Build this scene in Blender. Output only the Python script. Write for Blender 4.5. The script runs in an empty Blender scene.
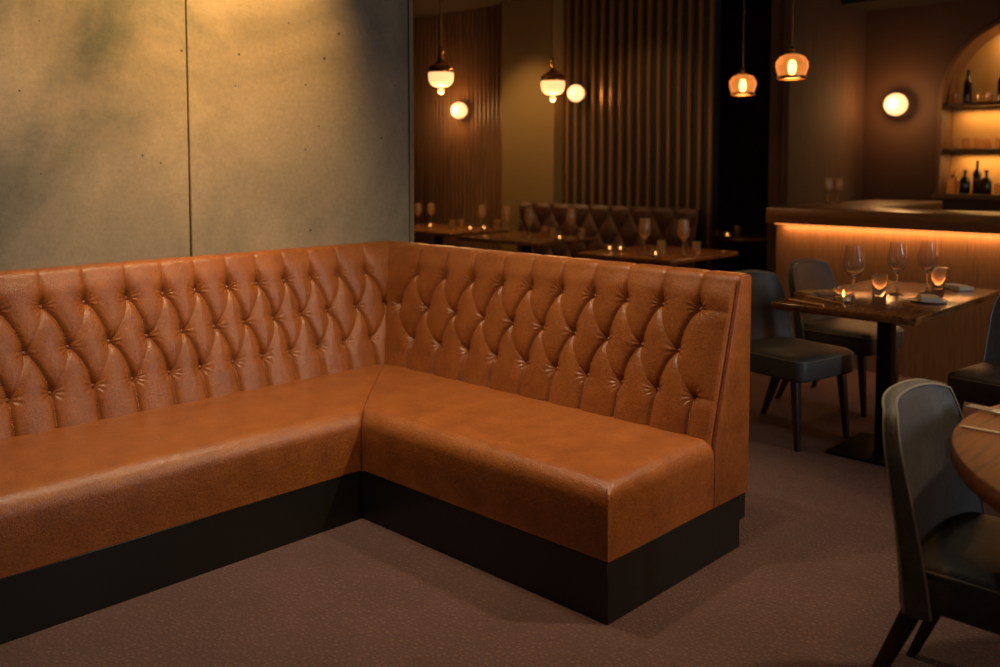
import bpy, bmesh, math, random
import numpy as np
from mathutils import Vector, Matrix
S = bpy.context.scene
COL = S.collection
PI = math.pi
random.seed(7)
RNG = np.random.default_rng(7)

# ------------------------------------------------------------------ camera, world, lights
YAW, PITCH, FPX = 0.8045, 0.0623, 910.0
cam = bpy.data.cameras.new('camera')
cam.sensor_width = 36; cam.lens = FPX * 36 / 1000; cam.shift_y = -0.1135
cam.clip_start = 0.05; cam.clip_end = 60
cam.dof.use_dof = True; cam.dof.focus_distance = 3.2; cam.dof.aperture_fstop = 1.9
camo = bpy.data.objects.new('camera', cam); COL.objects.link(camo)
camo.location = (-2.185, -3.634, 1.42)
camo.rotation_euler = (PI / 2 - PITCH, 0, -YAW)
S.camera = camo

S.view_settings.view_transform = 'Standard'; S.view_settings.look = 'None'
S.view_settings.gamma = 1; S.view_settings.use_curve_mapping = False
S.view_settings.exposure = 0.0
try:
    S.cycles.use_denoising = True
    S.cycles.max_bounces = 8; S.cycles.transmission_bounces = 8
    S.cycles.sample_clamp_indirect = 4
except Exception: pass

w = bpy.data.worlds.new('world'); S.world = w; w.use_nodes = True
w.node_tree.nodes['Background'].inputs[0].default_value = (1.0, 0.72, 0.48, 1)
w.node_tree.nodes['Background'].inputs[1].default_value = 0.02

WARM = (1.0, 0.56, 0.22); AMBER = (1.0, 0.50, 0.17); NEUT = (1.0, 0.80, 0.60); COOL = (0.80, 0.90, 1.0)
def lamp(kind, name, loc, target=None, power=10, color=WARM, size=0.1, size_y=None, spot=60, blend=0.6):
    l = bpy.data.lights.new(name, kind); l.energy = power; l.color = color
    if kind == 'AREA':
        l.size = size
        if size_y: l.shape = 'RECTANGLE'; l.size_y = size_y
    else:
        l.shadow_soft_size = size
    if kind == 'SPOT': l.spot_size = math.radians(spot); l.spot_blend = blend
    o = bpy.data.objects.new(name, l); COL.objects.link(o); o.location = loc
    if target is not None:
        o.rotation_euler = (Vector(target) - Vector(loc)).to_track_quat('-Z', 'Y').to_euler()
    return o
# recessed ceiling downlights washing the concrete wall
lamp('SPOT', 'downlight_wall', (-0.66, -0.80, 3.05), (-0.60, 0.1, 2.08), 230, (1.0, .56, .18), 0.05, spot=58, blend=1.0)
lamp('SPOT', 'downlight_wall', (0.06, -0.80, 3.05), (0.02, 0.1, 2.12), 290, (1.0, .56, .18), 0.05, spot=58, blend=1.0)
# ceiling spots over the seating
lamp('SPOT', 'downlight_seating', (-0.15, -1.05, 3.05), (0.05, -0.75, 0.5), 200, (1.0, .80, .53), 0.05, spot=84, blend=1.0)
lamp('SPOT', 'downlight_seating', (1.35, -3.7, 3.05), (0.5, -1.7, 0.5), 300, (1.0, .78, .52), 0.08, spot=60, blend=1.0)
lamp('SPOT', 'downlight_seating', (-1.45, -0.95, 3.05), (-1.3, -0.35, 0.7), 150, (1.0, .82, .60), 0.05, spot=80, blend=1.0)
lamp('SPOT', 'downlight_seating', (0.15, -2.0, 3.05), (0.35, -1.7, 0.5), 90, (1.0, .80, .53), 0.05, spot=66, blend=1.0)
lamp('SPOT', 'downlight_lounge', (-0.5, -3.3, 3.05), (0.0, -2.9, 0), 50, AMBER, 0.08, spot=65, blend=0.9)
# daylight through the windows behind the camera
lamp('AREA', 'window_daylight', (-4.85, -4.9, 1.9), (0.5, -0.9, 0.7), 6, COOL, 1.2, 1.7)
lamp('AREA', 'window_daylight', (1.6, -6.9, 1.7), (1.6, 0, 1.7), 60, (.92, .95, 1.0), 0.32, 2.1)
# spots over the dining room; those on pier and slats are added fill
lamp('SPOT', 'dining_spot', (2.4, -1.9, 3.05), (2.45, -1.85, 0), 24, WARM, 0.06, spot=60, blend=0.8)
lamp('SPOT', 'dining_spot', (3.6, 0.3, 3.05), (3.6, 0.3, 0), 80, AMBER, 0.06, spot=42, blend=0.8)
lamp('SPOT', 'dining_spot', (4.0, 2.5, 3.05), (4.6, 2.65, 1.1), 120, (1.0, .62, .25), 0.06, spot=75, blend=0.9)  # added spot to brighten the plaster pier
lamp('SPOT', 'dining_spot', (4.1, 3.6, 3.05), (4.1, 3.5, 0), 95, AMBER, 0.06, spot=46, blend=0.8)
lamp('SPOT', 'dining_spot', (3.9, 1.2, 3.05), (4.8, 1.3, 1.4), 34, WARM, 0.06, spot=75, blend=0.9)  # added spot, lifts the brightness of the slatted wall

# ------------------------------------------------------------------ materials
def lin(c):
    return tuple((x / 255 / 12.92 if x / 255 <= .04045 else ((x / 255 + .055) / 1.055) ** 2.4) for x in c)
def mat(name, rgb, rough=0.5, metal=0.0, **kw):
    m = bpy.data.materials.new(name); m.use_nodes = True
    b = m.node_tree.nodes['Principled BSDF']
    b.inputs['Base Color'].default_value = (*lin(rgb), 1)
    b.inputs['Roughness'].default_value = rough; b.inputs['Metallic'].default_value = metal
    for k, v in kw.items():
        b.inputs[k.replace('_', ' ')].default_value = v
    return m
def nodes(m):
    nt = m.node_tree; return nt, nt.nodes['Principled BSDF']
def N(nt, t, **kw):
    n = nt.nodes.new(t)
    for k, v in kw.items():
        if k in n.inputs: n.inputs[k].default_value = v
        else: setattr(n, k, v)
    return n
def coords(nt, scale=(1, 1, 1), kind='Object'):
    tc = N(nt, 'ShaderNodeTexCoord'); mp = N(nt, 'ShaderNodeMapping'); mp.inputs['Scale'].default_value = scale
    nt.links.new(tc.outputs[kind], mp.inputs['Vector']); return mp.outputs[0]
def ramp(nt, fac, stops):
    r = N(nt, 'ShaderNodeValToRGB'); e = r.color_ramp.elements
    while len(e) < len(stops): e.new(0.5)
    for i, (p, c) in enumerate(stops): e[i].position = p; e[i].color = (*lin(c), 1)
    nt.links.new(fac, r.inputs[0]); return r.outputs[0]
def noise(nt, vec, scale, detail=4, rough=0.5, dist=0.0):
    n = N(nt, 'ShaderNodeTexNoise', Scale=scale, Detail=detail, Roughness=rough, Distortion=dist)
    nt.links.new(vec, n.inputs['Vector']); return n.outputs[0]
def bump(nt, b, h, strength, dist, prev=None):
    n = N(nt, 'ShaderNodeBump', Strength=strength, Distance=dist)
    nt.links.new(h, n.inputs['Height'])
    if prev: nt.links.new(prev, n.inputs['Normal'])
    nt.links.new(n.outputs[0], b.inputs['Normal']); return n.outputs[0]

def leather(name, c1, c2, rough, grain=300, bs=0.45):
    m = mat(name, c1, rough); nt, b = nodes(m); v = coords(nt)
    n = noise(nt, v, 9, 9, 0.72)
    g2 = N(nt, 'ShaderNodeMix', data_type='RGBA', blend_type='MULTIPLY'); g2.inputs[0].default_value = 1.0
    nt.links.new(ramp(nt, n, [(0.3, c2), (0.7, c1)]), g2.inputs[6])
    nt.links.new(ramp(nt, noise(nt, v, 170, 5, 0.85), [(0.34, (176, 166, 160)), (0.6, (255, 255, 255))]), g2.inputs[7])
    nt.links.new(g2.outputs[2], b.inputs['Base Color'])
    vo = N(nt, 'ShaderNodeTexVoronoi', Scale=grain); nt.links.new(v, vo.inputs['Vector'])
    p = bump(nt, b, vo.outputs['Distance'], bs, 0.0012)
    bump(nt, b, noise(nt, v, 45, 7, 0.7, 0.6), 0.35, 0.006, p)
    rr = N(nt, 'ShaderNodeMapRange'); rr.inputs['To Min'].default_value = rough - .06; rr.inputs['To Max'].default_value = rough + .1
    nt.links.new(noise(nt, v, 40, 3), rr.inputs[0]); nt.links.new(rr.outputs[0], b.inputs['Roughness'])
    return m
M = {}
M['leather'] = leather('tan_leather', (166, 96, 43), (132, 71, 30), 0.31)
M['piping'] = leather('tan_piping', (150, 82, 38), (130, 68, 30), 0.42)
M['button'] = leather('tan_button', (140, 78, 38), (120, 64, 30), 0.36)
M['darkleather'] = leather('brown_leather', (86, 46, 24), (60, 32, 17), 0.5)
M['chair'] = leather('grey_hide', (80, 78, 76), (60, 59, 58), 0.45, 500, 0.35)
M['chair_piping'] = mat('chair_piping', (118, 112, 100), 0.5)
M['plinth'] = mat('plinth_laminate', (17, 15, 11), 0.45)
M['darkwood'] = mat('dark_wood', (40, 26, 17), 0.4)
M['blackmetal'] = mat('black_metal', (26, 24, 22), 0.4, 0.8)
M['brass'] = mat('brass', (196, 142, 74), 0.28, 1.0)
M['bronze'] = mat('bronze', (140, 92, 48), 0.38, 1.0)
M['glass'] = mat('clear_glass', (255, 250, 240), 0.05, 0.0, Transmission_Weight=.98, IOR=1.5)
M['glass_far'] = mat('glint_tinted_glass', (255, 222, 170), 0.10, 0.0, Transmission_Weight=.88, IOR=1.5)  # milky golden base colour stands in for bright glints on distant glasses
M['amberglass'] = mat('amber_glass', (250, 222, 170), 0.08, 0.0, Transmission_Weight=1.0, IOR=1.4)
M['darkglass'] = mat('dark_bottle_glass', (34, 22, 12), 0.1, 0.0)
M['linen'] = mat('linen', (196, 184, 164), 0.85)
M['linen_tan'] = mat('tan_linen', (150, 110, 66), 0.8)
M['porcelain'] = mat('porcelain', (190, 182, 168), 0.3)
M['palewood'] = mat('pale_wood', (214, 160, 96), 0.5)
M['steel'] = mat('steel', (216, 206, 192), 0.42, 0.85)
M['olive'] = mat('olive_plaster', (122, 94, 50), 0.8)
M['ceiling'] = mat('ceiling_paint', (74, 58, 42), 0.9)
M['darkwall'] = mat('dark_wall', (70, 42, 24), 0.7)
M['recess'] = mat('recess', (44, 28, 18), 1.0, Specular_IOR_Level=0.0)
M['wax'] = mat('wax', (230, 200, 150), 0.6)
M['domeglass'] = mat('dome_glass', (220, 150, 80), 0.2, 0.0, Transmission_Weight=0.7, IOR=1.2)
def emis(name, rgb, s):
    m = mat(name, rgb, 0.4); b = m.node_tree.nodes['Principled BSDF']
    b.inputs['Emission Color'].default_value = (*lin(rgb), 1); b.inputs['Emission Strength'].default_value = s
    return m
M['globe'] = emis('opal_globe_lit', (255, 188, 124), 1.5)
M['sconce'] = emis('sconce_globe_lit', (255, 194, 130), 1.8)
M['bulb'] = emis('bulb_lit', (255, 190, 110), 14.0)
M['led'] = emis('led_strip_lit', (255, 150, 70), 2.5)
M['flame'] = emis('flame', (255, 180, 90), 55.0)

def wood(name, c1, c2, scale=(1, 12, 12), rough=0.45, bs=0.15):
    m = mat(name, c1, rough); nt, b = nodes(m); v = coords(nt, scale)
    n = noise(nt, v, 3.0, 8, 0.62, 0.7)
    nt.links.new(ramp(nt, n, [(0.32, c2), (0.5, c1), (0.66, tuple(min(255, int(x * 1.12)) for x in c1))]), b.inputs['Base Color'])
    bump(nt, b, n, bs, 0.004); return m
M['tabletop'] = wood('walnut_top', (112, 64, 30), (52, 29, 13), (1.2, 20, 20), 0.42)
M['tabledark'] = wood('varnished_dark_top', (112, 72, 38), (70, 42, 22), (2, 12, 12), 0.16)
M['barfront'] = wood('bar_front_veneer', (122, 84, 50), (104, 70, 40), (30, 30, 1.2), 0.5)
M['bartop'] = wood('bar_top_wood', (104, 66, 34), (76, 46, 24), (10, 1, 10), 0.32)
M['panelwood'] = wood('wall_panel_wood', (70, 44, 24), (56, 34, 18), (10, 10, 0.8), 0.85)
M['fluted'] = wood('fluted_wood', (104, 70, 38), (80, 52, 27), (10, 10, 0.7), 0.5)

# concrete with blow-holes and worn green-grey stains
m = M['concrete'] = mat('concrete', (150, 138, 112), 0.55); nt, b = nodes(m); v = coords(nt)
mpo = N(nt, 'ShaderNodeMapping'); mpo.inputs['Location'].default_value = (3.1, 0.7, 1.9); nt.links.new(v, mpo.inputs['Vector'])
big = noise(nt, mpo.outputs[0], 1.0, 5, 0.55, 0.6)
c1 = ramp(nt, big, [(0.38, (82, 82, 66)), (0.5, (122, 112, 92)), (0.62, (146, 131, 106))])
fine = noise(nt, v, 60, 6, 0.7)
mx = N(nt, 'ShaderNodeMix', data_type='RGBA', blend_type='MULTIPLY'); mx.inputs[0].default_value = 0.55
nt.links.new(c1, mx.inputs[6]); nt.links.new(ramp(nt, fine, [(0.3, (190, 190, 186)), (0.7, (255, 255, 255))]), mx.inputs[7])
vo = N(nt, 'ShaderNodeTexVoronoi', Scale=11.0, Randomness=1.0); nt.links.new(v, vo.inputs['Vector'])
vr = N(nt, 'ShaderNodeTexVoronoi', Scale=11.0, Randomness=1.0); nt.links.new(v, vr.inputs['Vector'])
sx = N(nt, 'ShaderNodeSeparateColor'); nt.links.new(vr.outputs['Color'], sx.inputs[0])
thr = N(nt, 'ShaderNodeMath', operation='MULTIPLY'); nt.links.new(sx.outputs[0], thr.inputs[0]); thr.inputs[1].default_value = 0.085
lt = N(nt, 'ShaderNodeMath', operation='LESS_THAN'); nt.links.new(vo.outputs['Distance'], lt.inputs[0]); nt.links.new(thr.outputs[0], lt.inputs[1])
mx2 = N(nt, 'ShaderNodeMix', data_type='RGBA'); nt.links.new(lt.outputs[0], mx2.inputs[0])
nt.links.new(mx.outputs[2], mx2.inputs[6]); mx2.inputs[7].default_value = (*lin((58, 50, 36)), 1)
nt.links.new(mx2.outputs[2], b.inputs['Base Color'])
bump(nt, b, fine, 0.25, 0.004)

# carpet: fine loop pile with a small woven relief pattern
m = M['carpet'] = mat('carpet', (112, 78, 66), 0.95); nt, b = nodes(m); v = coords(nt)
f1 = noise(nt, v, 420, 3, 0.7); f2 = noise(nt, v, 2.2, 4, 0.6)
vo = N(nt, 'ShaderNodeTexVoronoi', Scale=58.0, Randomness=.7, feature='DISTANCE_TO_EDGE'); nt.links.new(v, vo.inputs['Vector'])
ed = ramp(nt, vo.outputs['Distance'], [(0.0, (196, 194, 200)), (0.35, (255, 255, 255))])
base = ramp(nt, f1, [(0.3, (62, 38, 31)), (0.7, (122, 84, 70))])
mx = N(nt, 'ShaderNodeMix', data_type='RGBA', blend_type='MULTIPLY'); mx.inputs[0].default_value = 0.9
nt.links.new(base, mx.inputs[6]); nt.links.new(ed, mx.inputs[7])
mx3 = N(nt, 'ShaderNodeMix', data_type='RGBA', blend_type='MULTIPLY'); mx3.inputs[0].default_value = 0.5
nt.links.new(mx.outputs[2], mx3.inputs[6]); nt.links.new(ramp(nt, f2, [(0.35, (205, 200, 205)), (0.65, (255, 255, 255))]), mx3.inputs[7])
nt.links.new(mx3.outputs[2], b.inputs['Base Color'])
p = bump(nt, b, f1, 0.8, 0.004); bump(nt, b, vo.outputs['Distance'], 0.9, 0.010, p)

# ------------------------------------------------------------------ mesh helpers
class MB:
    def __init__(s): s.v = []; s.f = []
    def add(s, vs, fs):
        n = len(s.v); s.v += [tuple(map(float, p)) for p in vs]; s.f += [tuple(i + n for i in f) for f in fs]; return s
    def box(s, x0, x1, y0, y1, z0, z1):
        vs = [(x, y, z) for x in (x0, x1) for y in (y0, y1) for z in (z0, z1)]
        return s.add(vs, [(0, 1, 3, 2), (4, 6, 7, 5), (0, 4, 5, 1), (2, 3, 7, 6), (0, 2, 6, 4), (1, 5, 7, 3)])
    def prism(s, poly, z0, z1):
        n = len(poly); vs = [(x, y, z0) for x, y in poly] + [(x, y, z1) for x, y in poly]
        return s.add(vs, [tuple(range(n))[::-1], tuple(range(n, 2 * n))] + [(i, (i + 1) % n, (i + 1) % n + n, i + n) for i in range(n)])
    def lathe(s, prof, c=(0, 0, 0), seg=24, close=True):
        vs = []; fs = []
        for r, z in prof:
            for k in range(seg):
                a = 2 * PI * k / seg; vs.append((c[0] + r * math.cos(a), c[1] + r * math.sin(a), c[2] + z))
        for i in range(len(prof) - 1):
            for k in range(seg):
                k2 = (k + 1) % seg; fs.append((i * seg + k, i * seg + k2, (i + 1) * seg + k2, (i + 1) * seg + k))
        if close:
            if prof[0][0] > 1e-5: fs.append(tuple(range(seg))[::-1])
            if prof[-1][0] > 1e-5: fs.append(tuple(range((len(prof) - 1) * seg, len(prof) * seg)))
        return s.add(vs, fs)
    def tube(s, path, rad, seg=8):
        path = [Vector(p) for p in path]; n = len(path); vs = []; fs = []
        rads = rad if isinstance(rad, (list, tuple)) else [rad] * n
        up = Vector((0, 0, 1))
        t0 = (path[1] - path[0]).normalized()
        if abs(t0.dot(up)) > .9: up = Vector((1, 0, 0))
        nrm = (up - t0 * up.dot(t0)).normalized()
        for i, p in enumerate(path):
            t = (path[min(i + 1, n - 1)] - path[max(i - 1, 0)]).normalized()
            nrm = (nrm - t * nrm.dot(t)).normalized(); bn = t.cross(nrm)
            for k in range(seg):
                a = 2 * PI * k / seg; vs.append(p + (nrm * math.cos(a) + bn * math.sin(a)) * rads[i])
        for i in range(n - 1):
            for k in range(seg):
                k2 = (k + 1) % seg; fs.append((i * seg + k, i * seg + k2, (i + 1) * seg + k2, (i + 1) * seg + k))
        fs += [tuple(range(seg))[::-1], tuple(range((n - 1) * seg, n * seg))]
        return s.add(vs, fs)
    def hull4(s, a, b):      # loft of two rectangles given as 4 points each
        return s.add(list(a) + list(b), [(3, 2, 1, 0), (4, 5, 6, 7)] + [(i, (i + 1) % 4, (i + 1) % 4 + 4, i + 4) for i in range(4)])
    def build(s, name, m, parent=None, smooth=False, bevel=0, seg=3, weld=True, angle=40):
        me = bpy.data.meshes.new(name); me.from_pydata(s.v, [], s.f)
        bm = bmesh.new(); bm.from_mesh(me)
        if weld: bmesh.ops.remove_doubles(bm, verts=bm.verts, dist=1e-6)
        bmesh.ops.recalc_face_normals(bm, faces=bm.faces)
        if bevel:
            es = [e for e in bm.edges if len(e.link_faces) == 2 and e.calc_face_angle(0) > math.radians(35)]
            bmesh.ops.bevel(bm, geom=es, offset=bevel, segments=seg, profile=0.5, affect='EDGES', clamp_overlap=True)
        if smooth or bevel:
            for f in bm.faces: f.smooth = True
            for e in bm.edges:
                if len(e.link_faces) == 2 and e.calc_face_angle(0) > math.radians(angle): e.smooth = False
        bm.to_mesh(me); bm.free()
        me.materials.append(M[m] if isinstance(m, str) else m)
        o = bpy.data.objects.new(name, me); COL.objects.link(o)
        if parent: o.parent = parent
        return o
def tag(o, label=None, cat=None, group=None, kind=None):
    if label: o['label'] = label
    if cat: o['category'] = cat
    if group: o['group'] = group
    if kind: o['kind'] = kind
    return o
def empty(name, loc, rz, label, cat, group=None):
    o = bpy.data.objects.new(name, None); COL.objects.link(o); o.empty_display_size = .1
    o.location = loc; o.rotation_euler = (0, 0, rz); return tag(o, label, cat, group)
def copy_tree(o, parent=None):
    c = o.copy(); COL.objects.link(c)
    if parent: c.parent = parent
    for ch in [x for x in S.objects if x.parent == o]: copy_tree(ch, c)
    return c
def place(o, loc, rz=None, label=None, group=None):
    o.location = loc
    if rz is not None: o.rotation_euler = (0, 0, rz)
    if label: o['label'] = label
    if group: o['group'] = group
    return o
def struct(o): o['kind'] = 'structure'; return o

CX, CY = -2.185, -3.634
def ground(px, q):     # ground position seen at picture column px, at q metres ahead
    lat = (px - 500) / FPX * q; return CX + q * math.sin(YAW) + lat * math.cos(YAW), CY + q * math.cos(YAW) - lat * math.sin(YAW)

# ------------------------------------------------------------------ room shell
CZ = 3.1; WALLX = 4.85
struct(MB().box(-5, 7.4, -7, 6.6, -.1, 0).build('floor', 'carpet'))
struct(MB().box(-5, 7.4, -7, 6.6, CZ, CZ + .1).build('ceiling', 'ceiling'))
# concrete wall: two cast panels with an open joint
wc = MB(); sx0 = -0.2632
wc.box(-5, sx0 - .004, .092, .27, 0, CZ).box(sx0 + .004, 0.985, .092, .27, 0, CZ).box(sx0 - .01, sx0 + .01, .13, .2, 0, CZ)
struct(wc.build('wall_north', 'concrete', bevel=.003, seg=1))
struct(MB().box(.989, 1.015, .088, .274, 0, CZ).build('trim_1', mat('edge_trim', (116, 100, 76), 0.5)))
# left, south walls, window behind the camera
struct(MB().box(-5.15, -5, -7, 6.6, 0, CZ).build('wall_west', 'olive'))
struct(MB().box(-5, 7.4, -7.15, -7, 0, CZ).build('wall_south', 'olive'))
# fluted timber wall
fw = MB().box(WALLX + .02, WALLX + .2, 3.02, 6.6, 0, CZ)
pts = []; y = 3.02
while y < 6.58:
    for k in range(6):
        a = PI * k / 6; pts.append((WALLX + .02 - .032 * math.sin(a), y + .029 * (1 - math.cos(a))))
    y += .065; pts.append((WALLX + .02, y - .004))
vs = [(a, b_, z) for z in (0, CZ) for a, b_ in pts]; n = len(pts)
fw.add(vs, [(i, i + 1, n + i + 1, n + i) for i in range(n - 1)])
struct(fw.build('wall_northeast', 'fluted', smooth=True, weld=False, angle=60))
struct(MB().box(1.0, 7.4, 6.6, 6.75, 0, CZ).build('wall_far_north', 'darkwall'))
# plaster pier
struct(MB().box(WALLX - .1, WALLX + .3, 2.30, 3.02, 0, CZ).build('wall_pier', 'olive', bevel=.006, seg=1))
# slatted timber wall, brass edged fins
slat = MB().box(WALLX + .07, WALLX + .18, .60, 2.30, 0, CZ)
struct(slat.build('wall_slatted', mat('slat_backing', (34, 34, 38), 0.6)))
sl = MB(); nfin = 16
for k in range(nfin):
    yy = .61 + k * (2.24 - .61) / (nfin - 1)
    sl.box(WALLX + .03, WALLX + .07, yy - .014, yy + .014, 0, CZ)
struct(sl.build('trim_2', mat('slat_fins', (150, 104, 58), 0.35, 0.5), bevel=.002, seg=1))
# bar alcove walls
struct(MB().box(5.3, 7.0, .115, .26, 0, CZ).build('wall_alcove', 'panelwood'))
struct(MB().box(5.26, 5.62, .06, .12, 0, CZ).build('trim_3', 'panelwood', bevel=.004, seg=1))
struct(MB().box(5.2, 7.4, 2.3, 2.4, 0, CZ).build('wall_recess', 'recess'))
# east wall with the arched niche cut out
ny, nr, nz0, nzs = -1.375, .775, 1.13, 1.985
we = MB()
we.box(7.0, 7.3, ny + nr, .26, 0, CZ); we.box(7.0, 7.3, -7, ny - nr, 0, CZ); we.box(7.0, 7.3, ny - nr, ny + nr, 0, nz0)
arc = [(ny + nr * math.cos(PI * k / 32), nzs + nr * math.sin(PI * k / 32)) for k in range(33)]
for (y0, z0), (y1, z1) in zip(arc, arc[1:]):
    for x, fl in ((7.0, 0), (7.3, 1)):
        we.add([(x, y0, z0), (x, y1, z1), (x, y1, CZ), (x, y0, CZ)], [(0, 1, 2, 3)])
we.box(7.0, 7.3, .262, 2.4, 0, CZ)
struct(we.build('wall_east', 'darkwall', weld=False))
struct(MB().box(6.4, 7.4, -7, .115, 2.93, CZ - .001).build('trim_4', mat('bulkhead', (34, 23, 14), 0.9)))
# rear window (the daylight in the glasses)
wf = MB()
for (a, b_) in ((-5.0, -4.94),): pass
wf.box(-4.995, -4.93, -5.6, -5.52, .95, 2.85).box(-4.995, -4.93, -4.28, -4.2, .95, 2.85).box(-4.995, -4.93, -5.52, -4.28, .95, 1.03).box(-4.995, -4.93, -5.52, -4.28, 2.77, 2.85).box(-4.99, -4.94, -4.92, -4.88, 1.03, 2.77)
struct(wf.build('window_1', 'blackmetal'))

# ------------------------------------------------------------------ corner banquette
D, LL, SD, T, WB, ZB, ZS, ZT = 0.766, 1.2237, 0.6202, 0.167, 0.2361, 0.199, 0.4417, 1.0147
J = -(D - SD); EY = -D - LL; XL = -2.3
banq = empty('corner_banquette', (0, -D, 0), 0, 'L-shaped tan leather banquette with deep buttoned backrest against the concrete wall', 'banquette')
def part(o): o.parent = banq; o.matrix_parent_inverse = Matrix.Translation((0, D, 0)); return o
SLEN = math.hypot(T, ZT - ZS)
def fold_net(top, mid, bot, vt, vm, vb, cend, horiz):
    P = []; W = []
    def add(c0, v0, c1, v1, curve, off, n=22):
        for i in range(n + 1):
            t = i / n
            ec, ev = (math.sin(PI / 2 * t), 1 - math.cos(PI / 2 * t)) if curve > 0 else (1 - math.cos(PI / 2 * t), math.sin(PI / 2 * t))
            k = abs(curve); tc = t * (1 - k) + ec * k; tv = t * (1 - k) + ev * k
            P.append((c0 + (c1 - c0) * tc, v0 + (v1 - v0) * tv)); W.append(off * math.sin(PI * t))
    for k, c in enumerate(top):
        if k < len(mid): add(c, vt, mid[k], vm, .42, .001)
        if k + 1 < len(mid): add(c, vt, mid[k + 1], vm, -.40, .015)
        add(c, vt, c - .006, vt + .17, .2, .001); add(c - .006, vt + .17, c - .006, SLEN + .14, .0, .004, 14)
    for k, c in enumerate(mid):
        if 0 <= k - 1 < len(bot): add(c, vm, bot[k - 1], vb, .42, .001)
        if k < len(bot): add(c, vm, bot[k], vb, -.40, .015)
    for c in bot: add(c, vb, c - .004, -.06, .25, .001)
    if horiz:
        for c_, v_ in ((top[-1], vt), (bot[-1], vb)):
            for i in range(31): P.append((c_ + (cend + .01 - c_) * i / 30, v_ - .005 * i / 30)); W.append(.002 + .034 * i / 30)
    return np.array(P), np.array(W)
def profile(wb):
    """(n, z, v) along the backrest section: n is distance back from the seat/back junction"""
    out = []; r = .032; up = (T / SLEN, (ZT - ZS) / SLEN)
    n0, z0 = -.0, ZS - .05; st = .0023
    v = -.05
    vend = SLEN - r * .75
    while v < vend: out.append((up[0] * v, ZS + up[1] * v, v)); v += st
    # roll over the top edge
    ax, az = up[0] * vend, ZS + up[1] * vend; ang0 = math.atan2(up[1], up[0])
    cx, cz = ax + r * math.sin(ang0), az - r * math.cos(ang0)
    k = 9
    for i in range(1, k + 1):
        a = ang0 + (0 - ang0) * i / k
        out.append((cx - r * math.sin(a), cz + r * math.cos(a), vend + r * (ang0 - a)))
    vv = vend + r * ang0; nn = cx; zt = cz + r
    while nn < wb - .012: nn += .006; vv += .006; out.append((min(nn, wb - .01), zt, vv))
    out += [(wb, zt - .01, 9), (wb, .6, 9), (wb, ZB, 9), (wb - .06, ZB, 9), (.02, ZB, 9), (-.0, ZS - .05, 9)]
    return out
def smoothmin_height(d):
    x = np.clip(d / .022, 0, 1); y = np.clip(d / .066, 0, 1)
    return .42 * (1 - (1 - x) ** 2.6) + .58 * (1 - (1 - y) ** 2.0)
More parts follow.
